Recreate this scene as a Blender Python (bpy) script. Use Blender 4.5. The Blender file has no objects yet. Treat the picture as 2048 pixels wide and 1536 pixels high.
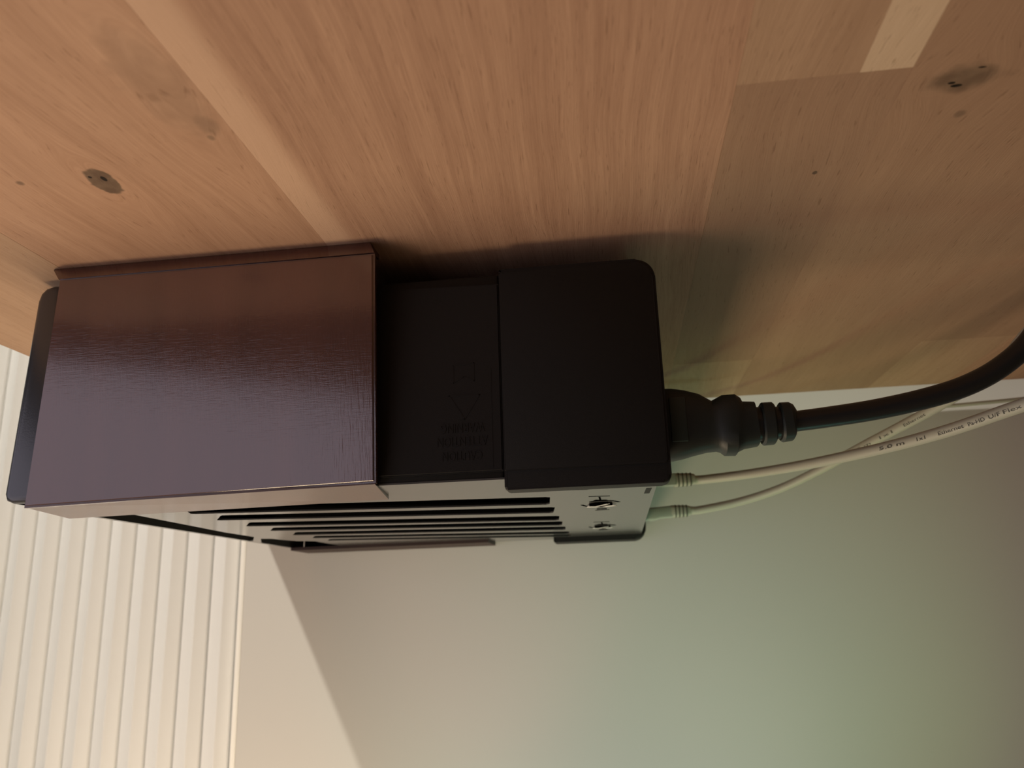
import bpy, bmesh, math, random
from mathutils import Vector, Matrix
random.seed(4)
sc = bpy.context.scene
H0 = 0.575                      # height of the lens above the floor; all lengths below are mm from the lens
def V(x, y, z): return Vector((x/1000.0, y/1000.0, z/1000.0 + H0))

# ------------------------------------------------------------------ camera
cam_d = bpy.data.cameras.new('camera'); cam = bpy.data.objects.new('camera', cam_d)
sc.collection.objects.link(cam)
Rw = [[0.99129455, -0.06384540, -0.11514717], [0.12777531, 0.25555063, 0.95831475], [-0.03175807, -0.96468526, 0.26148381]]
M = Matrix(((Rw[0][0], -Rw[0][1], -Rw[0][2]), (Rw[1][0], -Rw[1][1], -Rw[1][2]), (Rw[2][0], -Rw[2][1], -Rw[2][2])))
cam.matrix_world = Matrix.Translation(V(0, 0, 0)) @ M.to_4x4()
cam_d.sensor_width = 36.0; cam_d.lens = 28.477; cam_d.clip_start = 0.01
cam_d.dof.use_dof = True; cam_d.dof.focus_distance = 0.37; cam_d.dof.aperture_fstop = 14.0
sc.camera = cam

# ------------------------------------------------------------------ world, lights, exposure
sc.view_settings.view_transform = 'Standard'; sc.view_settings.look = 'None'
sc.view_settings.gamma = 1.0; sc.view_settings.use_curve_mapping = False
sc.view_settings.exposure = 0.0
w = bpy.data.worlds.new('room'); sc.world = w; w.use_nodes = True
bg = w.node_tree.nodes['Background']; bg.inputs[0].default_value = (1.0, 0.88, 0.76, 1); bg.inputs[1].default_value = 0.055

def aim(o, target):
    o.rotation_euler = (Vector(target) - o.location).to_track_quat('-Z', 'Y').to_euler()
def lamp(name, kind, loc, target, power, col, **kw):
    d = bpy.data.lights.new(name, kind); o = bpy.data.objects.new(name, d); sc.collection.objects.link(o)
    o.location = V(*loc); aim(o, V(*target)); d.energy = power; d.color = col
    for k, v in kw.items(): setattr(d, k, v)
    return o
# room lamp up on the left: throws the shadow of the table end onto the wall
lamp('room_lamp', 'POINT', (-825, -250, 1156), (-300, 690, 0), 58, (1.0, 0.94, 0.82), shadow_soft_size=0.012)
# daylight window in the wall to the left of the lens
lamp('daylight_window', 'AREA', (-680, -800, -175), (0, -800, -175), 4.4, (0.88, 0.81, 0.98), shape='RECTANGLE', size=2.1, size_y=0.72)
# daylight behind the blind
lamp('daylight_outside', 'AREA', (-800, 800, 0), (-800, 690, 0), 8.5, (1.0, 0.98, 0.99), shape='RECTANGLE', size=0.95, size_y=1.0)
# low lamp standing near the wall: lights the underside of the table from below
lamp('low_lamp', 'AREA', (-290, 388, -430), (-275, 387.9, 150), 2.25, (1.0, 0.78, 0.53), shape='RECTANGLE', size=0.48, size_y=0.18)
# added coloured spots for the glow on the wall and the table underside
lamp('glow_mint', 'SPOT', (-40, 330, -480), (-20, 690, -110), 2.9, (0.44, 1.0, 0.90), spot_size=math.radians(56), spot_blend=1.0, shadow_soft_size=0.03)
lamp('glow_pink', 'SPOT', (-150, 380, -420), (-110, 690, 30), 1.3, (1.0, 0.40, 0.34), spot_size=math.radians(30), spot_blend=1.0, shadow_soft_size=0.03)
lamp('glow_teal', 'SPOT', (230, 540, -380), (60, 420, 155), 0.62, (0.42, 1.0, 0.76), spot_size=math.radians(42), spot_blend=1.0, shadow_soft_size=0.08)
lamp('glow_rose', 'SPOT', (60, 380, -440), (88, 690, -110), 0.30, (1.0, 0.45, 0.45), spot_size=math.radians(20), spot_blend=1.0, shadow_soft_size=0.02)
lamp('glow_green', 'SPOT', (330, 380, -380), (110, 690, 50), 1.9, (0.56, 1.0, 0.42), spot_size=math.radians(54), spot_blend=1.0, shadow_soft_size=0.03)

# ------------------------------------------------------------------ helpers
def tag(o, label=None, cat=None, group=None, kind=None):
    if label: o['label'] = label
    if cat: o['category'] = cat
    if group: o['group'] = group
    if kind: o['kind'] = kind
    return o
def empty(name, loc, label=None, cat=None):
    o = bpy.data.objects.new(name, None); sc.collection.objects.link(o); o.location = V(*loc)
    o.empty_display_size = 0.02
    return tag(o, label, cat)
def link(name, me, mat, parent=None, smooth=False):
    o = bpy.data.objects.new(name, me); sc.collection.objects.link(o)
    if mat: me.materials.append(mat)
    if parent:
        o.parent = parent; o.matrix_parent_inverse = Matrix.Translation(-parent.location)
    for p in me.polygons: p.use_smooth = smooth
    return o
def finish(bm, name, mat, parent=None, smooth=False, auto=None, recalc=True):
    if recalc: bmesh.ops.recalc_face_normals(bm, faces=bm.faces)
    c = Vector((0, 0, 0))
    if bm.verts:
        lo = [min(v.co[i] for v in bm.verts) for i in range(3)]; hi = [max(v.co[i] for v in bm.verts) for i in range(3)]
        c = Vector([(a+b)/2 for a, b in zip(lo, hi)])
        for v in bm.verts: v.co -= c
    me = bpy.data.meshes.new(name); bm.to_mesh(me); bm.free()
    o = link(name, me, mat, parent, smooth or auto is not None)
    o.location = c
    if auto is not None:
        me.set_sharp_from_angle(angle=math.radians(auto))
    return o
def box_bm(x0, x1, y0, y1, z0, z1, bev=0, seg=2, bm=None):
    own = bm or bmesh.new()
    vs = [own.verts.new(V(x, y, z)) for x in (x0, x1) for y in (y0, y1) for z in (z0, z1)]
    fs = [(0,1,3,2), (4,6,7,5), (0,4,5,1), (2,3,7,6), (0,2,6,4), (1,5,7,3)]
    faces = [own.faces.new([vs[i] for i in f]) for f in fs]
    if bev:
        es = list({e for f in faces for e in f.edges})
        bmesh.ops.bevel(own, geom=es, offset=bev/1000, segments=seg, affect='EDGES', profile=0.5)
    return own
def box(name, a, mat, parent=None, bev=0, seg=2):
    return finish(box_bm(*a, bev=bev, seg=seg), name, mat, parent, auto=40 if bev else None)
def rrect(x0, x1, z0, z1, r, n=6):
    """rounded rectangle outline; r = (bl, br, tr, tl)"""
    pts = []
    cs = [(x0, z0, 1, 1, 180, r[0]), (x1, z0, -1, 1, 270, r[1]), (x1, z1, -1, -1, 0, r[2]), (x0, z1, 1, -1, 90, r[3])]
    for cx, cz, sx, sz, a0, rr in cs:
        if rr <= 0: pts.append((cx, cz)); continue
        for i in range(n+1):
            a = math.radians(a0 + 90*i/n)
            pts.append((cx + sx*rr + rr*math.cos(a), cz + sz*rr + rr*math.sin(a)))
    return pts
def prism_xz(name, pts, y0, y1, mat, parent=None, bev=0, seg=2):
    bm = bmesh.new()
    a = [bm.verts.new(V(x, y0, z)) for x, z in pts]; b = [bm.verts.new(V(x, y1, z)) for x, z in pts]
    f0 = bm.faces.new(a); f1 = bm.faces.new(b[::-1]); n = len(pts)
    for i in range(n): bm.faces.new((a[i], b[i], b[(i+1) % n], a[(i+1) % n]))
    if bev: bmesh.ops.bevel(bm, geom=list(f0.edges)+list(f1.edges), offset=bev/1000, segments=seg, affect='EDGES', profile=0.5)
    return finish(bm, name, mat, parent, auto=35)
def prism_xy(name, pts, z0, z1, mat, parent=None, bev=0):
    bm = bmesh.new()
    a = [bm.verts.new(V(x, y, z0)) for x, y in pts]; b = [bm.verts.new(V(x, y, z1)) for x, y in pts]
    f0 = bm.faces.new(a); f1 = bm.faces.new(b[::-1]); n = len(pts)
    for i in range(n): bm.faces.new((a[i], b[i], b[(i+1) % n], a[(i+1) % n]))
    if bev: bmesh.ops.bevel(bm, geom=list(f0.edges)+list(f1.edges), offset=bev/1000, segments=2, affect='EDGES')
    return finish(bm, name, mat, parent, auto=35)
def prism_yz(name, pts, x0, x1, mat, parent=None, bm=None):
    own = bm or bmesh.new()
    a = [own.verts.new(V(x0, y, z)) for y, z in pts]; b = [own.verts.new(V(x1, y, z)) for y, z in pts]
    own.faces.new(a); own.faces.new(b[::-1]); n = len(pts)
    for i in range(n): own.faces.new((a[i], b[i], b[(i+1) % n], a[(i+1) % n]))
    if bm: return own
    return finish(own, name, mat, parent)
def catmull(P, n=8):
    P = [Vector(p) for p in P]; Q = [2*P[0]-P[1]] + P + [2*P[-1]-P[-2]]; out = []
    for i in range(1, len(Q)-2):
        p0, p1, p2, p3 = Q[i-1:i+3]
        for k in range(n):
            t = k/n
            out.append(0.5*((2*p1) + (p2-p0)*t + (2*p0-5*p1+4*p2-p3)*t*t + (-p0+3*p1-3*p2+p3)*t**3))
    out.append(P[-1]); return out
def sweep(name, path, rads, mat, parent=None, seg=20, sq=None, autoa=50):
    """path: list of points (mm); rads: float or list of (ry, rz); sq = superellipse exponent"""
    bm = bmesh.new(); rings = []
    side0 = Vector((0, 1, 0))
    for i, p in enumerate(path):
        a = path[max(0, i-1)]; b = path[min(len(path)-1, i+1)]
        t = (Vector(b)-Vector(a)).normalized()
        s = (side0 - t*side0.dot(t)).normalized(); u = t.cross(s)
        r = rads[i] if isinstance(rads, list) else (rads, rads)
        ring = []
        for k in range(seg):
            an = 2*math.pi*k/seg; c, sn = math.cos(an), math.sin(an)
            if sq:
                c = math.copysign(abs(c)**(2/sq), c); sn = math.copysign(abs(sn)**(2/sq), sn)
            q = Vector(p) + s*(r[0]*c) + u*(r[1]*sn)
            ring.append(bm.verts.new(V(*q)))
        rings.append(ring)
    for i in range(len(rings)-1):
        for k in range(seg):
            bm.faces.new((rings[i][k], rings[i][(k+1) % seg], rings[i+1][(k+1) % seg], rings[i+1][k]))
    bm.faces.new(rings[0][::-1]); bm.faces.new(rings[-1])
    return finish(bm, name, mat, parent, auto=autoa)
def text_mesh(name, s, size, mat, parent, xaxis, yaxis, loc, depth=0.25, fit=None, align='CENTER', weight=0.0):
    """lettering as a mesh: xaxis/yaxis = writing and up directions, loc = centre (mm), fit = width (mm)"""
    cu = bpy.data.curves.new(name, 'FONT'); cu.body = s; cu.size = size/1000; cu.extrude = depth/1000
    cu.align_x = align; cu.align_y = 'CENTER'; cu.offset = weight/1000; cu.resolution_u = 3
    o = bpy.data.objects.new(name, cu); sc.collection.objects.link(o)
    bpy.context.view_layer.update()
    me = bpy.data.meshes.new_from_object(o.evaluated_get(bpy.context.evaluated_depsgraph_get()))
    bpy.data.objects.remove(o); me.name = name
    X = Vector(xaxis).normalized(); Z = X.cross(Vector(yaxis)).normalized(); Y = Z.cross(X)
    xs = [v.co.x for v in me.vertices]; ys = [v.co.y for v in me.vertices]
    cx, cy = (min(xs)+max(xs))/2, (min(ys)+max(ys))/2; k = (fit/1000)/(max(xs)-min(xs)) if fit else 1
    for v in me.vertices:
        v.co = X*((v.co.x-cx)*k) + Y*(v.co.y-cy) + Z*v.co.z
    ob = link(name, me, mat, parent); ob.location = V(*loc)
    return ob

# ------------------------------------------------------------------ materials
def new_mat(name):
    m = bpy.data.materials.new(name); m.use_nodes = True
    return m, m.node_tree.nodes, m.node_tree.links, m.node_tree.nodes['Principled BSDF']
def plain(name, col, rough=0.5, metal=0.0, bump=0.0, scale=400, spec=0.5, var=0.0):
    m, N, L, B = new_mat(name)
    B.inputs['Base Color'].default_value = (*col, 1); B.inputs['Roughness'].default_value = rough
    B.inputs['Metallic'].default_value = metal; B.inputs['Specular IOR Level'].default_value = spec
    g = N.new('ShaderNodeNewGeometry')
    if bump:
        n = N.new('ShaderNodeTexNoise'); n.inputs['Scale'].default_value = scale; n.inputs['Detail'].default_value = 3
        L.new(g.outputs['Position'], n.inputs['Vector'])
        b = N.new('ShaderNodeBump'); b.inputs['Strength'].default_value = bump; b.inputs['Distance'].default_value = 0.0003
        L.new(n.outputs['Fac'], b.inputs['Height']); L.new(b.outputs['Normal'], B.inputs['Normal'])
    if var:
        n2 = N.new('ShaderNodeTexNoise'); n2.inputs['Scale'].default_value = 9; L.new(g.outputs['Position'], n2.inputs['Vector'])
        mx = N.new('ShaderNodeMixRGB'); mx.inputs[1].default_value = (*[c*(1-var) for c in col], 1)
        mx.inputs[2].default_value = (*[min(1, c*(1+var)) for c in col], 1)
        L.new(n2.outputs['Fac'], mx.inputs[0]); L.new(mx.outputs[0], B.inputs['Base Color'])
    return m

def math_node(N, L, op, a, b=None, c=None, clamp=False):
    n = N.new('ShaderNodeMath'); n.operation = op; n.use_clamp = clamp
    for i, v in enumerate((a, b, c)):
        if v is None: continue
        if isinstance(v, (int, float)): n.inputs[i].default_value = v
        else: L.new(v, n.inputs[i])
    return n.outputs[0]

# knots on the underside: (x, y, radius x, radius y, darkness, swirl)
KNOTS = [(-180, 249.5, 5.2, 9.0, 0.80, 10), (-129, 200, 13, 32, 0.22, 16), (-125.5, 222, 5, 8, 0.36, 4), (118.5, 239, 12.5, 8.5, 0.62, 12),
         (125, 260, 2.2, 2.6, 0.45, 3), (84.6, 292, 0.9, 1.2, 0.8, 2), (-210, 245, 1.6, 1.8, 0.6, 2), (-127.5, 229, 1.6, 2.2, 0.5, 2)]
PITS = [(-178.6, 247.5, 0.9, 1.6), (-182.8, 245.5, 0.7, 0.8), (117.2, 242.6, 1.7, 0.8), (121.8, 234.0, 1.3, 0.45), (115.4, 241, 1.2, 0.7)]
def wood(name, base, dark, seed, knots=True, contrast=1.0, freq=1.0, sap=None):
    m, N, L, B = new_mat(name)
    g = N.new('ShaderNodeNewGeometry'); s = N.new('ShaderNodeSeparateXYZ'); L.new(g.outputs['Position'], s.inputs[0])
    x = math_node(N, L, 'MULTIPLY', s.outputs[0], 1000); y = math_node(N, L, 'MULTIPLY', s.outputs[1], 1000); z = math_node(N, L, 'MULTIPLY', s.outputs[2], 1000)
    # slow wander of the grain
    c0 = N.new('ShaderNodeCombineXYZ'); L.new(math_node(N, L, 'MULTIPLY', x, 0.012), c0.inputs[0]); L.new(math_node(N, L, 'MULTIPLY', y, 0.0045), c0.inputs[1]); c0.inputs[2].default_value = seed
    wn = N.new('ShaderNodeTexNoise'); wn.inputs['Scale'].default_value = 1; wn.inputs['Detail'].default_value = 2; L.new(c0.outputs[0], wn.inputs['Vector'])
    xw = math_node(N, L, 'ADD', x, math_node(N, L, 'MULTIPLY', math_node(N, L, 'SUBTRACT', wn.outputs['Fac'], 0.5), 26))
    kd = None; pit = None
    for (kx, ky, rx, ry, dk, sw) in KNOTS:
        dx = math_node(N, L, 'DIVIDE', math_node(N, L, 'SUBTRACT', x, kx), rx); dy = math_node(N, L, 'DIVIDE', math_node(N, L, 'SUBTRACT', y, ky), ry)
        d2 = math_node(N, L, 'ADD', math_node(N, L, 'MULTIPLY', dx, dx), math_node(N, L, 'MULTIPLY', dy, dy))
        # push grain lines aside round the knot
        if sw > 4:
            push = math_node(N, L, 'DIVIDE', math_node(N, L, 'MULTIPLY', dx, -sw), math_node(N, L, 'ADD', math_node(N, L, 'ADD', 1.0, math_node(N, L, 'MULTIPLY', dx, math_node(N, L, 'MULTIPLY', dx, 0.45))), math_node(N, L, 'MULTIPLY', math_node(N, L, 'MULTIPLY', dy, dy), 0.18)))
            xw = math_node(N, L, 'ADD', xw, push)
        cn = N.new('ShaderNodeTexNoise'); cn.inputs['Scale'].default_value = 170; cn.inputs['Detail'].default_value = 2; L.new(g.outputs['Position'], cn.inputs['Vector'])
        d2n = math_node(N, L, 'MULTIPLY', d2, math_node(N, L, 'ADD', 0.15, math_node(N, L, 'MULTIPLY', cn.outputs['Fac'], 1.6)))
        mr = N.new('ShaderNodeMapRange'); mr.interpolation_type = 'SMOOTHSTEP'; L.new(d2n, mr.inputs[0])
        hard = 0.75 if dk >= 0.8 else 0.05
        mr.inputs[1].default_value = hard; mr.inputs[2].default_value = 1.1; mr.inputs[3].default_value = dk; mr.inputs[4].default_value = 0
        kd = mr.outputs[0] if kd is None else math_node(N, L, 'MAXIMUM', kd, mr.outputs[0])
    for (kx, ky, rx, ry) in PITS:
        dx = math_node(N, L, 'DIVIDE', math_node(N, L, 'SUBTRACT', x, kx), rx); dy = math_node(N, L, 'DIVIDE', math_node(N, L, 'SUBTRACT', y, ky), ry)
        d2 = math_node(N, L, 'ADD', math_node(N, L, 'MULTIPLY', dx, dx), math_node(N, L, 'MULTIPLY', dy, dy))
        pn = math_node(N, L, 'LESS_THAN', math_node(N, L, 'MULTIPLY', d2, math_node(N, L, 'ADD', 0.3, math_node(N, L, 'MULTIPLY', cn.outputs['Fac'], 1.4))), 1.0)
        pit = pn if pit is None else math_node(N, L, 'MAXIMUM', pit, pn)
    def nz(fx, fy, det, k, rough=0.55):
        c = N.new('ShaderNodeCombineXYZ'); L.new(math_node(N, L, 'MULTIPLY', xw, fx*freq), c.inputs[0]); L.new(math_node(N, L, 'MULTIPLY', y, fy), c.inputs[1]); c.inputs[2].default_value = seed+k
        n = N.new('ShaderNodeTexNoise'); n.inputs['Scale'].default_value = 1; n.inputs['Detail'].default_value = det; n.inputs['Roughness'].default_value = rough
        L.new(c.outputs[0], n.inputs['Vector']); return n.outputs['Fac']
    broad = nz(0.07, 0.004, 2, 0); mid = nz(0.36, 0.012, 4, 7, 0.65); fine = nz(2.6, 0.045, 3, 13, 0.7); pore = nz(1.3, 0.09, 2, 21)
    f = math_node(N, L, 'ADD', math_node(N, L, 'MULTIPLY', broad, 0.32), math_node(N, L, 'ADD', math_node(N, L, 'MULTIPLY', mid, 0.34), math_node(N, L, 'MULTIPLY', fine, 0.34)))
    ramp = N.new('ShaderNodeValToRGB'); e = ramp.color_ramp.elements
    lo = 0.5-0.18/contrast; hi = 0.5+0.16/contrast
    e[0].position = lo; e[0].color = (*dark, 1); e[1].position = hi; e[1].color = (*base, 1)
    L.new(f, ramp.inputs[0]); col = ramp.outputs[0]
    # dark pores: short streaks
    pm = N.new('ShaderNodeMapRange'); L.new(pore, pm.inputs[0]); pm.inputs[1].default_value = 0.64; pm.inputs[2].default_value = 0.72; pm.inputs[3].default_value = 0; pm.inputs[4].default_value = 0.42
    mp = N.new('ShaderNodeMixRGB'); mp.blend_type = 'MULTIPLY'; L.new(pm.outputs[0], mp.inputs[0]); L.new(col, mp.inputs[1]); mp.inputs[2].default_value = (0.45, 0.36, 0.28, 1); col = mp.outputs[0]
    if knots:
        mk = N.new('ShaderNodeMixRGB'); L.new(kd, mk.inputs[0]); L.new(col, mk.inputs[1]); 
        kr = N.new('ShaderNodeValToRGB'); L.new(cn.outputs['Fac'], kr.inputs[0]); kr.color_ramp.elements[0].position = 0.40; kr.color_ramp.elements[0].color = (0.065, 0.045, 0.028, 1)
        kr.color_ramp.elements[1].position = 0.62; kr.color_ramp.elements[1].color = (0.13, 0.095, 0.06, 1); L.new(kr.outputs[0], mk.inputs[2])
        mq = N.new('ShaderNodeMixRGB'); L.new(pit, mq.inputs[0]); L.new(mk.outputs[0], mq.inputs[1]); mq.inputs[2].default_value = (0.012, 0.006, 0.002, 1); col = mq.outputs[0]
    if sap:
        sr = N.new('ShaderNodeMapRange'); sr.interpolation_type = 'SMOOTHSTEP'; L.new(math_node(N, L, 'ADD', x, math_node(N, L, 'MULTIPLY', mid, 5)), sr.inputs[0])
        sr.inputs[1].default_value = sap+1.0; sr.inputs[2].default_value = sap+9; sr.inputs[3].default_value = 0.8; sr.inputs[4].default_value = 0
        ms = N.new('ShaderNodeMixRGB'); L.new(sr.outputs[0], ms.inputs[0]); L.new(col, ms.inputs[1]); ms.inputs[2].default_value = (0.66, 0.44, 0.30, 1); col = ms.outputs[0]
    L.new(col, B.inputs['Base Color'])
    B.inputs['Roughness'].default_value = 0.62; B.inputs['Specular IOR Level'].default_value = 0.25
    b = N.new('ShaderNodeBump'); b.inputs['Strength'].default_value = 0.5; b.inputs['Distance'].default_value = 0.0003
    hsum = math_node(N, L, 'ADD', fine, math_node(N, L, 'MULTIPLY', pm.outputs[0], -1.5))
    if knots: hsum = math_node(N, L, 'SUBTRACT', hsum, math_node(N, L, 'MULTIPLY', pit, 2))
    L.new(hsum, b.inputs['Height']); L.new(b.outputs['Normal'], B.inputs['Normal'])
    return m
W_a = wood('oak_warm', (0.58, 0.36, 0.235), (0.38, 0.215, 0.13), 1.0)
W_b = wood('oak_red', (0.56, 0.345, 0.225), (0.36, 0.20, 0.125), 5.3, contrast=1.1, freq=1.4, sap=-109)
W_c = wood('oak_tan', (0.52, 0.345, 0.225), (0.38, 0.235, 0.145), 9.1)
W_d = wood('oak_brown', (0.42, 0.27, 0.175), (0.32, 0.19, 0.12), 14.2, contrast=0.8)
W_l = wood('oak_pale', (0.70, 0.53, 0.37), (0.62, 0.45, 0.30), 19.9, knots=False, contrast=0.7)

def printed(name, col, rough=0.11, coat=0.5):
    """dark brown printed plastic: fine vertical lines and cross layers"""
    m, N, L, B = new_mat(name)
    g = N.new('ShaderNodeNewGeometry'); mp = N.new('ShaderNodeMapping'); mp.inputs['Scale'].default_value = (1500, 900, 60)
    L.new(g.outputs['Position'], mp.inputs[0])
    n = N.new('ShaderNodeTexNoise'); n.inputs['Scale'].default_value = 1; n.inputs['Detail'].default_value = 2; L.new(mp.outputs[0], n.inputs['Vector'])
    mp2 = N.new('ShaderNodeMapping'); mp2.inputs['Scale'].default_value = (55, 30, 6); L.new(g.outputs['Position'], mp2.inputs[0])
    n2 = N.new('ShaderNodeTexNoise'); n2.inputs['Scale'].default_value = 1; n2.inputs['Detail'].default_value = 1; L.new(mp2.outputs[0], n2.inputs['Vector'])
    mp3 = N.new('ShaderNodeMapping'); mp3.inputs['Scale'].default_value = (120, 200, 2600); L.new(g.outputs['Position'], mp3.inputs[0])
    n3 = N.new('ShaderNodeTexNoise'); n3.inputs['Scale'].default_value = 1; L.new(mp3.outputs[0], n3.inputs['Vector'])
    mx = N.new('ShaderNodeMixRGB'); mx.inputs[1].default_value = (*[c*0.72 for c in col], 1); mx.inputs[2].default_value = (*[c*1.25 for c in col], 1)
    L.new(n2.outputs['Fac'], mx.inputs[0]); L.new(mx.outputs[0], B.inputs['Base Color'])
    h = math_node(N, L, 'ADD', n.outputs['Fac'], math_node(N, L, 'MULTIPLY', n3.outputs['Fac'], 0.5))
    b = N.new('ShaderNodeBump'); b.inputs['Strength'].default_value = 0.55; b.inputs['Distance'].default_value = 0.00007
    L.new(h, b.inputs['Height']); L.new(b.outputs['Normal'], B.inputs['Normal'])
    B.inputs['Roughness'].default_value = rough; B.inputs['Specular IOR Level'].default_value = 1.0 if coat else 0.5; B.inputs['Coat Weight'].default_value = coat; B.inputs['Coat Roughness'].default_value = 0.09
    return m
M_br = printed('brown_print', (0.105, 0.042, 0.028))
M_br2 = printed('brown_print_rough', (0.095, 0.045, 0.032), 0.32, 0.15)
M_br3 = printed('brown_print_shade', (0.03, 0.014, 0.010), 0.6, 0.0)  # darker copy of the brown: shade on the far bracket put into colour
M_blk = plain('black_plastic', (0.008, 0.0075, 0.006), 0.6, bump=0.2, scale=2200, spec=0.3)
M_blk2 = plain('black_plastic_satin', (0.018, 0.021, 0.026), 0.27, bump=0.1, scale=1500, spec=1.0)
M_dark = plain('interior_black', (0.002, 0.002, 0.002), 0.9, spec=0.0)
M_ch = plain('satin_grey_metal', (0.11, 0.108, 0.102), 0.16, metal=0.3, bump=0.03, scale=900)
M_glint = plain('steel_glint', (0.92, 0.90, 0.86), 0.4, metal=0.25)  # pale steel for the glints painted on the lock screws
M_rub = plain('plug_rubber', (0.011, 0.016, 0.013), 0.5, bump=0.15, scale=1500)
M_cord = plain('cord_black', (0.010, 0.010, 0.010), 0.38)
M_lab = plain('plug_label', (0.020, 0.034, 0.030), 0.5)
M_wht = plain('white_cable', (0.43, 0.43, 0.35), 0.5)
M_plug = plain('clear_plug', (0.34, 0.38, 0.32), 0.35)
M_slit = plain('boot_slit', (0.10, 0.11, 0.08), 0.7)
M_ink = plain('cable_ink', (0.10, 0.10, 0.08), 0.6)
M_wall = plain('wall_paint', (0.62, 0.60, 0.56), 0.75, bump=0.12, scale=500)
M_blind = plain('blind_fabric', (0.90, 0.89, 0.875), 0.55)
_B = M_blind.node_tree.nodes['Principled BSDF']; _T = M_blind.node_tree.nodes.new('ShaderNodeBsdfTranslucent'); _T.inputs[0].default_value = (0.8, 0.78, 0.72, 1)
_X = M_blind.node_tree.nodes.new('ShaderNodeMixShader'); _X.inputs[0].default_value = 0.24
M_blind.node_tree.links.new(_B.outputs[0], _X.inputs[1]); M_blind.node_tree.links.new(_T.outputs[0], _X.inputs[2])
M_blind.node_tree.links.new(_X.outputs[0], M_blind.node_tree.nodes['Material Output'].inputs[0])
M_rail = plain('rail_white', (0.95, 0.93, 0.86), 0.35)
M_floor = plain('floor_boards', (0.30, 0.22, 0.15), 0.5, var=0.2)

# ------------------------------------------------------------------ setting
bm = box_bm(-323.0, 2200, 690, 730, -575, 1700)
tag(finish(bm, 'wall_back', M_wall), kind='structure')
bm = box_bm(-2200, -1300, 690, 730, -575, 1700); tag(finish(bm, 'wall_left', M_wall), kind='structure')
bm = box_bm(-2200, 2200, -2200, 1200, -605, -575)
tag(finish(bm, 'floor', M_floor), kind='structure')

# ------------------------------------------------------------------ pleated blind on the wall
bl = empty('pleated_blind', (-480, 688, -575+40), 'cream white pleated blind with upright ribs, hanging on the wall left of the table', 'blind')
PX = 25.2; xr = -309.2
pr = [(0, 682.0), (0.5, 680.6), (14.8, 672.6), (15.6, 672.6), (23.7, 678.6), (24.15, 679.6), (24.2, 690), (25.15, 690), (25.2, 682.1)]
back = [(x, y+1.0) for x, y in pr][::-1]
me0 = None
for k in range(36):
    x0 = xr - PX*(k+1)
    if me0 is None:
        bm = bmesh.new(); pts = pr + back
        a = [bm.verts.new(Vector((x/1000, y/1000 - 0.658, -0.535))) for x, y in pts]; b = [bm.verts.new(Vector((x/1000, y/1000 - 0.658, 0.55))) for x, y in pts]
        n = len(pts)
        for i in range(n): bm.faces.new((a[i], b[i], b[(i+1) % n], a[(i+1) % n]))
        bm.faces.new(a[::-1]); bm.faces.new(b); bmesh.ops.recalc_face_normals(bm, faces=bm.faces)
        me0 = bpy.data.meshes.new('pleat'); bm.to_mesh(me0); bm.free(); me0.materials.append(M_blind)
    o = bpy.data.objects.new('pleat', me0); sc.collection.objects.link(o); o.parent = bl
    o.matrix_parent_inverse = Matrix.Translation(-bl.location); o.location = V(x0, 680, 0)
box('side_rail', (-328.2, -323.3, 690.2, 708, -537, 552), M_rail, bl, bev=1.2)['label'] = 'bright white edge strip'

# ------------------------------------------------------------------ wooden table, seen from below
ZD = 155.7; TH = 27.0
tb = empty('wooden_table', (0, 350, ZD), 'oak table top of glued staves seen from underneath', 'table')
YF, YB = 120.0, 652.0
staves = [(-350, -246, YF, YB, W_c), (-246, -118.6, YF, YB, W_a), (-118.6, 46.8, YF, YB, W_b),
          (46.8, 84.3, YF, 230.3, W_c), (84.3, 100.2, YF, 230.3, W_l), (46.8, 100.2, 230.3, 547.5, W_d), (46.8, 100.2, 547.5, YB, W_c),
          (100.2, 205, YF, 247, W_d), (100.2, 205, 247, YB, W_d), (205, 262, YF, 531, W_d), (205, 262, 531, YB, W_c), (262, 380, YF, YB, W_b), (380, 520, YF, YB, W_d)]
W_f = wood('oak_brown_right', (0.44, 0.28, 0.18), (0.34, 0.205, 0.128), 41.0, contrast=0.8)
g_ = 0.02
for i, (x0, x1, y0, y1, m) in enumerate(staves):
    if m is W_d and x0 > 90: m = W_f
    dz = [0, .05, .0, 0.05, 0, .08, 0.03, 0, .06, .02, .05, 0, .03][i]
    box('stave', (x0+g_, x1-g_, y0+g_, y1-g_, ZD+dz, ZD+TH), m, tb, bev=0.05, seg=1)

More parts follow.
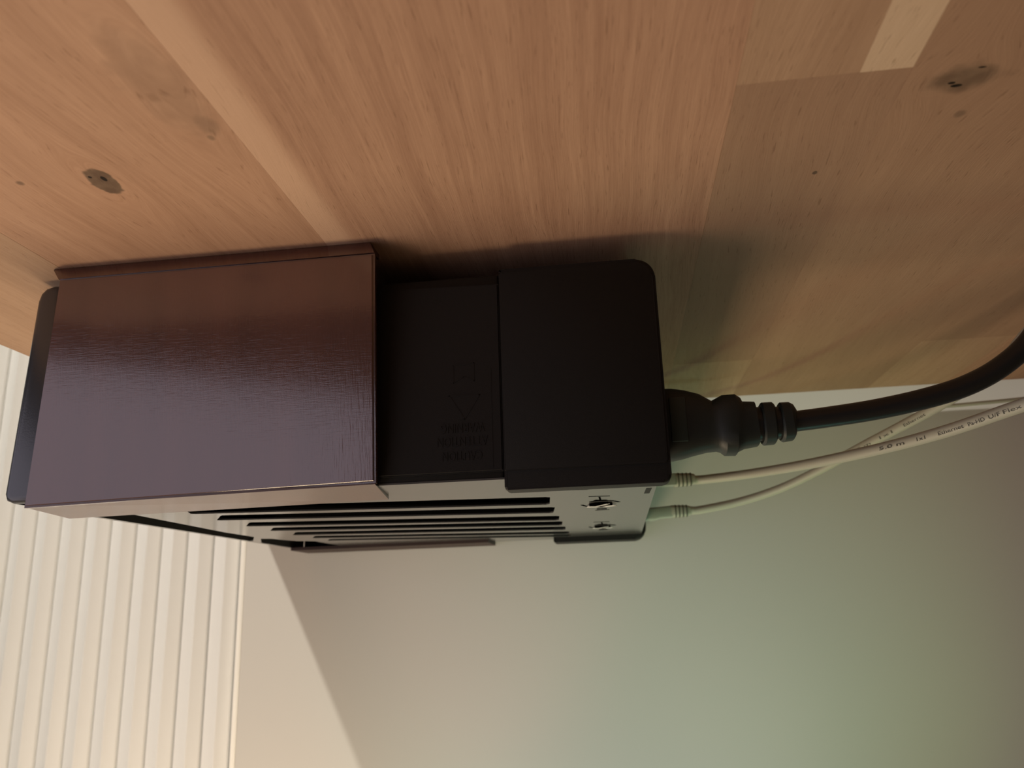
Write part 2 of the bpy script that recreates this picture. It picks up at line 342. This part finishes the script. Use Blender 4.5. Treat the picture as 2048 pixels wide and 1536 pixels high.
# ------------------------------------------------------------------ brown mounting brackets
def bracket(far):
    s = -1 if far else 1
    Yo = 688.0 if far else 318.0
    yy = lambda d: Yo + s*d          # d = distance from the outer face towards the box
    x0, x1 = (-265, -101) if far else (-250, -97)
    zb = 47.6 if far else 48.2
    nm = 'mounting_bracket'
    lab = ('far brown bracket by the wall, only its thin lower edge showing under the grey base' if far else
           'large reddish brown plastic bracket covering the near side of the black box')
    b = empty(nm, ((x0+x1)/2, Yo, ZD), lab, 'bracket')
    # side panel: leans in towards the box at its foot
    bm = bmesh.new()
    if far: o4 = [(x0, 0, zb), (x1, 0, zb+1), (x1, 0, 150.6), (x0, 0, 150.6)]
    else: o4 = [(-255.3, 6.5, 46.9), (-97.3, 6.3, 50.1), (-95.9, -4.3, 148.4), (-243.2, -4.3, 148.6)]
    a = [bm.verts.new(V(x, yy(d), z)) for x, d, z in o4]; c = [bm.verts.new(V(x, yy(d+3.2), z)) for x, d, z in o4]
    f0 = bm.faces.new(a); bm.faces.new(c[::-1])
    for i in range(4): bm.faces.new((a[i], c[i], c[(i+1) % 4], a[(i+1) % 4]))
    bmesh.ops.bevel(bm, geom=list(f0.edges), offset=0.0011, segments=3, affect='EDGES')
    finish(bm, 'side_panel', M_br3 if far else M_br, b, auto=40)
    # strip against the table, leaning back above the crease
    bm = bmesh.new()
    xa, xb, xc, xd = (x0, x1, x0, x1) if far else (-249.2, -99.0, -243.4, -95.9)
    d0 = 0 if far else -4.1
    sec = [(yy(d0), 148.6, 1), (yy(-0.4), 155.0, 0), (yy(0), 155.6, 0), (yy(14 if not far else 10), 155.6, 0), (yy(14 if not far else 10), 153.4, 0), (yy(3.4), 152.6, 0), (yy(d0+3.2), 148.6, 1)]
    A = [bm.verts.new(V(xc if k else xa, y, z)) for y, z, k in sec]; C = [bm.verts.new(V(xd if k else xb, y, z)) for y, z, k in sec]
    bm.faces.new(A); bm.faces.new(C[::-1])
    for i in range(7): bm.faces.new((A[i], C[i], C[(i+1) % 7], A[(i+1) % 7]))
    finish(bm, 'top_flange', M_br, b)
    # bottom lip
    if far: pts = [(x0, yy(0.5)), (x1, yy(0.5)), (x1, yy(40)), (x0, yy(40))]
    else: pts = [(-255.0, 325.2), (-97.6, 325.0), (-103.5, 367), (-272, 379.5)]
    za, zc = (zb, 49.8) if far else (47.0, 49.6)
    bm = bmesh.new()
    zz = [za]*4 if far else [47.2, 49.5, 48.4, 48.3]
    a = [bm.verts.new(V(p[0], p[1], z)) for p, z in zip(pts, zz)]; c = [bm.verts.new(V(p[0], p[1], 49.93)) for p in pts]
    bm.faces.new(a); bm.faces.new(c[::-1])
    for i in range(4): bm.faces.new((a[i], c[i], c[(i+1) % 4], a[(i+1) % 4]))
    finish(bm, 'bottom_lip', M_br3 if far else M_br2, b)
    return b
bracket(False); bracket(True)

# ------------------------------------------------------------------ the black box
dv = empty('network_storage_box', (-120, 500, 50), 'black box with a grey slotted base, hanging on its side under the table', 'electronics')
# base plate with seven vents and two bezel gaps
def cutter(pts, z0=44, z1=56):
    bm = bmesh.new()
    a = [bm.verts.new(V(x, y, z0)) for x, y in pts]; b = [bm.verts.new(V(x, y, z1)) for x, y in pts]
    bm.faces.new(a); bm.faces.new(b[::-1]); n = len(pts)
    for i in range(n): bm.faces.new((a[i], b[i], b[(i+1) % n], a[(i+1) % n]))
    bmesh.ops.recalc_face_normals(bm, faces=bm.faces)
    me = bpy.data.meshes.new('cut'); bm.to_mesh(me); bm.free()
    o = bpy.data.objects.new('cut', me); sc.collection.objects.link(o); return o
cuts = []
SL = [((-209, 372), (-217, 399)), ((-208.2, 409.7), (-219.7, 432.5)), ((-210.4, 449.1), (-220.3, 470.7)), ((-211.0, 484.3), (-219.7, 504.4)), ((-210.6, 519.3), (-219.1, 540.4)), ((-209.7, 552.5), (-216.4, 570.2)), ((-209.3, 581.8), (-214.7, 596.9))]
SR = [((-31, 398), (-33.5, 430)), ((-32, 443), (-35, 473)), ((-33, 490), (-35, 518)), ((-33.5, 525), (-35.5, 554)), ((-34, 563), (-35.5, 590)), ((-34, 605), (-35.5, 629)), ((-34.5, 635), (-35.5, 655))]
for (a_, b_), (c_, d_) in zip(SL, SR):
    q = 2.0
    cuts.append(cutter([(a_[0]+q, a_[1]), (c_[0]-q, c_[1]), (c_[0], c_[1]+q), (d_[0], d_[1]-q), (d_[0]-q, d_[1]), (b_[0]+q, b_[1]), (b_[0], b_[1]-q), (a_[0], a_[1]+q)]))
cuts.append(cutter([(-258, 360), (-243.4, 380), (-246.3, 444), (-249, 500), (-247.5, 540), (-262.5, 571), (-275, 571), (-275, 360)]))
cuts.append(cutter([(-249.4, 555), (-243.1, 560), (-241, 572), (-236, 587), (-225, 596), (-224, 640), (-224, 656), (-275, 656), (-275, 602), (-263.2, 587)]))
plate = finish(box_bm(-264.6, 20.0, 333, 676, 50.0, 50.8), 'base_plate', M_ch, dv)
bpy.context.view_layer.update()
for c in cuts:
    md = plate.modifiers.new('b', 'BOOLEAN'); md.object = c; md.operation = 'DIFFERENCE'; md.solver = 'EXACT'
bpy.context.view_layer.update()
me = bpy.data.meshes.new_from_object(plate.evaluated_get(bpy.context.evaluated_depsgraph_get()))
plate.modifiers.clear(); plate.data = me
for c in cuts: bpy.data.objects.remove(c)
plate['label'] = 'satin grey base with seven long vent slots'
box('dark_core', (-255, 17, 340, 668, 58.5, 139), M_dark, dv)  # added near-black core; the shade inside the slots is put into its colour
# near side: panel, frame round it, end cap
box('side_frame', (-258, -44.6, 333, 341, 50.2, 142.0), M_blk, dv, bev=1.4)
bm = bmesh.new(); o4 = [(-257.5, 52.9), (-44.6, 53.4), (-44.6, 136.9), (-257.5, 141)]
a = [bm.verts.new(V(x, 331.4, z)) for x, z in o4]; c = [bm.verts.new(V(x, 334, z)) for x, z in o4]
f0 = bm.faces.new(a); bm.faces.new(c[::-1])
for i in range(4): bm.faces.new((a[i], c[i], c[(i+1) % 4], a[(i+1) % 4]))
bmesh.ops.bevel(bm, geom=list(f0.edges), offset=0.0006, segments=2, affect='EDGES')
sp = finish(bm, 'side_panel', M_blk, dv, auto=40); sp['label'] = 'plain black panel with raised warning lettering'
prism_xz('end_cap', rrect(-44.2, 24.0, 45.2, 143.2, (1.2, 3.5, 8.5, 0.8), 8), 331.0, 341.5, M_blk, dv, bev=1.3, seg=3)
prism_xz('cap_face', rrect(-44.0, 22.8, 53.2, 141.2, (0.4, 1.0, 7.0, 0.4), 8), 330.0, 333, M_blk, dv, bev=0.5)
# back wall, far side and its cap
box('back_panel', (12, 19.6, 341.8, 655, 51.9, 140), M_blk, dv, bev=0.8)
box('top_panel', (-258, 12, 341.2, 668, 139.2, 141.8), M_blk, dv, bev=0.6)
box('far_panel', (-262, -50, 668.5, 676.5, 50.3, 142), M_blk, dv, bev=1.4)
prism_xz('end_cap', rrect(-49.5, 24.0, 46.0, 143.2, (1.0, 9.0, 8.5, 0.8), 8), 656, 680, M_blk, dv, bev=1.5, seg=3)
# front bezel: rounded bar, taller than the body
prism_xz('front_bezel', [(-269.5, 54.0), (-268.4, 51.2), (-265.5, 50.0), (-252.5, 50.0), (-252.5, 152.8), (-257.5, 153.2), (-261.6, 152.2), (-264.2, 149.6), (-265.4, 145.5)], 329.0, 358.0, M_blk2, dv, bev=3.2, seg=4)
prism_xz('bezel_lip', [(-269.4, 54.0), (-268.9, 50.6), (-267.6, 50.0), (-265.4, 50.1), (-264.9, 145.0), (-265.4, 145.3)], 354.0, 677.0, M_ch, dv)
box('bezel_bar', (-264.8, -253, 354.5, 676, 57.5, 152), M_blk2, dv, bev=1)
# raised lettering on the side panel: it hangs upside down
U = (-1, 0, 0); DN = (0, 0, -1)
Yt = 331.35
for s, xa, xb, zc, h in (('WARNING', -71.0, -52.1, 72.5, 4.1), ('ATTENTION', -72.6, -50.9, 66.7, 4.1), ('CAUTION', -70.5, -53.4, 60.5, 3.9)):
    text_mesh('raised_lettering', s, h*1.42, M_blk, dv, U, DN, ((xa+xb)/2, Yt, zc), depth=0.2, fit=xb-xa, weight=-0.02)
def ridge(name, pts, wd, y, dep, mat, closed=False, plane='xz', parent=dv):
    bm = bmesh.new(); n = len(pts)
    for i in range(n if closed else n-1):
        p, q = Vector(pts[i]), Vector(pts[(i+1) % n]); t = (q-p).normalized(); s = Vector((-t.y, t.x))*wd/2
        p2 = p - t*wd/2*0.9; q2 = q + t*wd/2*0.9
        cs = [p2-s, q2-s, q2+s, p2+s]
        if plane == 'xz':
            A = [bm.verts.new(V(c.x, y-dep, c.y)) for c in cs]; Bq = [bm.verts.new(V(c.x, y+0.3, c.y)) for c in cs]
        else:
            A = [bm.verts.new(V(c.x, c.y, y-dep)) for c in cs]; Bq = [bm.verts.new(V(c.x, c.y, y+0.3)) for c in cs]
        bm.faces.new(A); bm.faces.new(Bq[::-1])
        for k in range(4): bm.faces.new((A[k], Bq[k], Bq[(k+1) % 4], A[(k+1) % 4]))
    return finish(bm, name, mat, parent)
ridge('triangle_mark', [(-67.2, 86.8), (-60.6, 76.3), (-54.0, 86.6)], 0.5, Yt, 0.12, M_blk, closed=True)
ridge('manual_mark', [(-65.2, 92.5), (-65.2, 100.2), (-56.2, 101.0), (-56.2, 92.9), (-60.7, 95.0)], 0.4, Yt, 0.10, M_blk, closed=True)
ridge('panel_rib', [(-48.9, 55), (-48.9, 98)], 0.35, Yt, 0.08, M_blk)
# lock screws with turn marks; disc shade and steel glints are put into colour
for cx, cy, k in ((-6.9, 437.5, 1.0), (-8.8, 574.0, 0.9)):
    bm = bmesh.new()
    r = 6.2*k; n = 28
    top = [bm.verts.new(V(cx+r*math.cos(2*math.pi*i/n), cy+r*1.25*math.sin(2*math.pi*i/n), 49.1)) for i in range(n)]
    bot = [bm.verts.new(V(v.co.x*1000, v.co.y*1000, 50.3)) for v in top]
    bm.faces.new(top)
    for i in range(n): bm.faces.new((top[i], bot[i], bot[(i+1) % n], top[(i+1) % n]))
    scw = finish(bm, 'lock_screw', M_dark, dv); scw['label'] = 'dark lock screw with painted steel glints'
    for nm, pts, wd in (('rim_glint', [(cx-5.2*k, cy+5.5), (cx, cy+7), (cx+5.6*k, cy+4.5)], 4.6*k), ('slot_glint', [(cx-1.5, cy+3), (cx+3.6*k, cy-5*k)], 1.9*k)):
        so = ridge(nm, pts, wd, 49.2, 0.12, M_glint, plane='xy', parent=None); so.parent = scw; so.matrix_parent_inverse = Matrix.Translation(-scw.location)
    for a0, a1 in ((20, 118), (188, 232)):
        arc = [(cx + 10.0*k*math.cos(math.radians(a)), cy - 14*k*math.sin(math.radians(a))) for a in [a0+(a1-a0)*i/9 for i in range(10)]]
        ridge('turn_mark', arc, 1.7, 49.96, 0.05, M_dark, plane='xy')
    ridge('turn_mark', [(cx-4.5, cy-33), (cx+4.5, cy-32)], 1.6, 49.96, 0.05, M_dark, plane='xy')
    ridge('turn_mark', [(cx, cy-29), (cx+.2, cy-17)], 1.0, 49.96, 0.05, M_dark, plane='xy')
    ridge('turn_mark', [(cx-1.2, cy-16), (cx+1.2, cy-15)], 4.0, 49.96, 0.05, M_dark, plane='xy')
    ridge('turn_mark', [(cx-1.0, cy+25), (cx+1.0, cy+25)], 4.0, 49.96, 0.05, M_dark, plane='xy')
    ridge('turn_mark', [(cx-3.2, cy+31), (cx+3.6, cy+31)], 1.4, 49.96, 0.05, M_dark, plane='xy')
ridge('base_slit', [(-19.5, 375.5), (-12.3, 377)], 1.7, 49.96, 0.05, M_dark, plane='xy')
ridge('base_notch', [(16.8, 384), (16.3, 401)], 2.6, 49.96, 0.05, M_blk, plane='xy')

# ------------------------------------------------------------------ power lead
pc = empty('power_cable', (24, 358, 74), 'thick black mains lead with a moulded plug in the back of the box', 'cable')
prof = [(24.2, 90.2, 58.3, 10), (27.8, 90.0, 58.2, 10.6), (33, 88.9, 59.0, 10.6), (38.0, 87.0, 59.9, 10.2), (43.8, 83.4, 61.2, 9.6), (45.6, 83.2, 61.5, 9.5), (47.6, 84.2, 60.9, 10),
        (49.8, 85.6, 59.5, 10.6), (54.8, 85.7, 59.3, 10.6), (56.4, 84.0, 60.6, 10), (58.2, 82.3, 62.0, 9.2), (63.6, 81.9, 62.8, 8.8)]
sweep('plug_body', [(x, 358, (t+b)/2) for x, t, b, d in prof], [(d, (t-b)/2) for x, t, b, d in prof], M_rub, pc, seg=32, sq=3.2, autoa=25)
for i, (xa, xb, zt, zb2) in enumerate(((66.0, 71.6, 81.4, 63.0), (74.0, 80.2, 81.0, 64.0))):
    pf = [(xa, zt-.8, zb2+.8), (xa+.7, zt, zb2), (xb-1.8, zt, zb2+.4), (xb-.5, zt-1.0, zb2+1.6), (xb, zt-3.2, zb2+3.6)] if i else [(xa, zt-.8, zb2+.8), (xa+.7, zt, zb2), (xb-.7, zt, zb2+.2), (xb, zt-.8, zb2+1)]
    sweep('relief_ring', [(x, 358, (a+b)/2) for x, a, b in pf], [((a-b)/2*0.95,)*1 + ((a-b)/2,) for x, a, b in pf], M_rub, pc, seg=28, sq=2.8, autoa=25)
sweep('relief_core', [(62, 358, 72.3), (70, 358, 72.4), (78, 358, 72.6)], [(7.2, 7.6), (7.0, 7.4), (6.2, 6.6)], M_cord, pc, seg=24)
pth = catmull([(76, 358, 72.3), (93.2, 358, 73.6), (114.4, 358, 75.8), (135.4, 357, 79.2), (152.3, 356, 83.6), (166.5, 355, 90.3), (179.5, 354, 100.5), (191, 353, 116), (200, 352, 134), (214, 352, 146), (240, 352, 149.5), (300, 352, 151)], 10)
sweep('cord', pth, 4.55, M_cord, pc, seg=20)
box('plug_label', (26.5, 33.4, 346.75, 348.4, 64.6, 84.0), M_lab, pc, bev=0.3)['label'] = 'faint dark green label'

# ------------------------------------------------------------------ white network cables
def boot(parent, p, d, n=4):
    d = Vector(d).normalized(); p = Vector(p)
    pts = [p + d*s for s in (-1.0, 0, 9.5, 13.0)]
    sweep('boot', pts, [(4.6, 4.6), (4.6, 4.6), (4.2, 4.2), (3.4, 3.4)], M_wht, parent, seg=20, sq=3.5, autoa=30)
    for k in range(n):
        q = p + d*(1.6+2.7*k)
        sweep('boot_slit', [q, q+d*0.95], [(4.72, 4.72-0.1*k)]*2, M_slit, parent, seg=20, sq=3.5, autoa=30)
def print_on(parent, path, xs, mat, rad):
    """lettering on the near side of a cable; xs = list of (text, x start, x end)"""
    for s, xa, xb in xs:
        def at(x): return min(path, key=lambda p: abs(p.x-x))
        a, b = at(xa), at(xb); t = (b-a).normalized()
        n = Vector((0, -1, 0)); n = (n - t*n.dot(t)).normalized(); dn = t.cross(n)     # dn points up or down
        up = -dn if dn.z < 0 else dn
        c = (a+b)/2 + n*(rad+0.02) - up*0.5
        text_mesh('printed_text', s, 2.6, mat, parent, t, up, tuple(c), depth=0.06, fit=(b-a).length)
ea = empty('network_cable', (43, 560, 77), 'upper white network cable at the box, running in front with dark printing along it', 'cable')
pa = catmull([(54, 560, 77.3), (62, 559, 77.0), (89.1, 540, 76.6), (112.1, 500, 74.3), (130.3, 460, 72.5), (147.0, 430, 72.4), (161.3, 402, 73.2), (174.5, 380, 75.6), (184.7, 365, 78.0), (205, 352, 86), (230, 345, 98)], 12)
sweep('cable', pa, 3.05, M_wht, ea, seg=18)
boot(ea, (42.5, 560, 77.6), (1, 0, 0)); box('plug', (18, 42.6, 554.5, 565.5, 73.6, 81.6), M_plug, ea, bev=0.5)
print_on(ea, pa, [('5.0 m', 141.5, 149.0), ('1x1', 153.0, 156.0), ('Ethernet', 158.8, 165.5), ('Pa-HD', 166.8, 171.6), ('U/F', 172.6, 175.6), ('Flex', 176.6, 181.0)], M_ink, 3.05)
eb = empty('network_cable', (43, 620, 62.5), 'lower of two white network cables, crossing behind the other and up behind the black lead', 'cable')
pb = catmull([(56, 620, 62.8), (64, 620, 62.9), (92.2, 615, 67.1), (118.8, 600, 73.4), (141.8, 575, 81.9), (159.7, 540, 89.8), (172.4, 502, 94.5), (180.5, 470, 97.6), (190.5, 440, 103), (200, 418, 111), (214, 410, 126), (240, 410, 140)], 12)
sweep('cable', pb, 3.05, M_wht, eb, seg=18)
boot(eb, (43.2, 620, 62.6), (1, 0, 0)); 
sweep('plug', [(20, 620, 61.2), (29, 620, 61.2), (33, 620, 61.8), (42.6, 620, 62.4)], [(6, 4.8), (6, 4.8), (5.2, 4.4), (4.4, 4.4)], M_plug, eb, seg=20, sq=5, autoa=25)
print_on(eb, pb, [('5.0 m', 157.5, 164.5), ('1x1', 167.6, 171.2), ('Ethernet', 174.8, 180.0)], M_ink, 3.05)
ec = empty('thin_white_cord', (290, 640, 135), 'thin white cord far right near the wall, mostly hidden behind the black lead', 'cord')
sweep('cord', catmull([(230, 648, 139), (255, 644, 136), (285, 640, 136), (312, 640, 137.2), (340, 640, 138.6), (400, 640, 141)], 8), 1.5, M_wht, ec, seg=12)
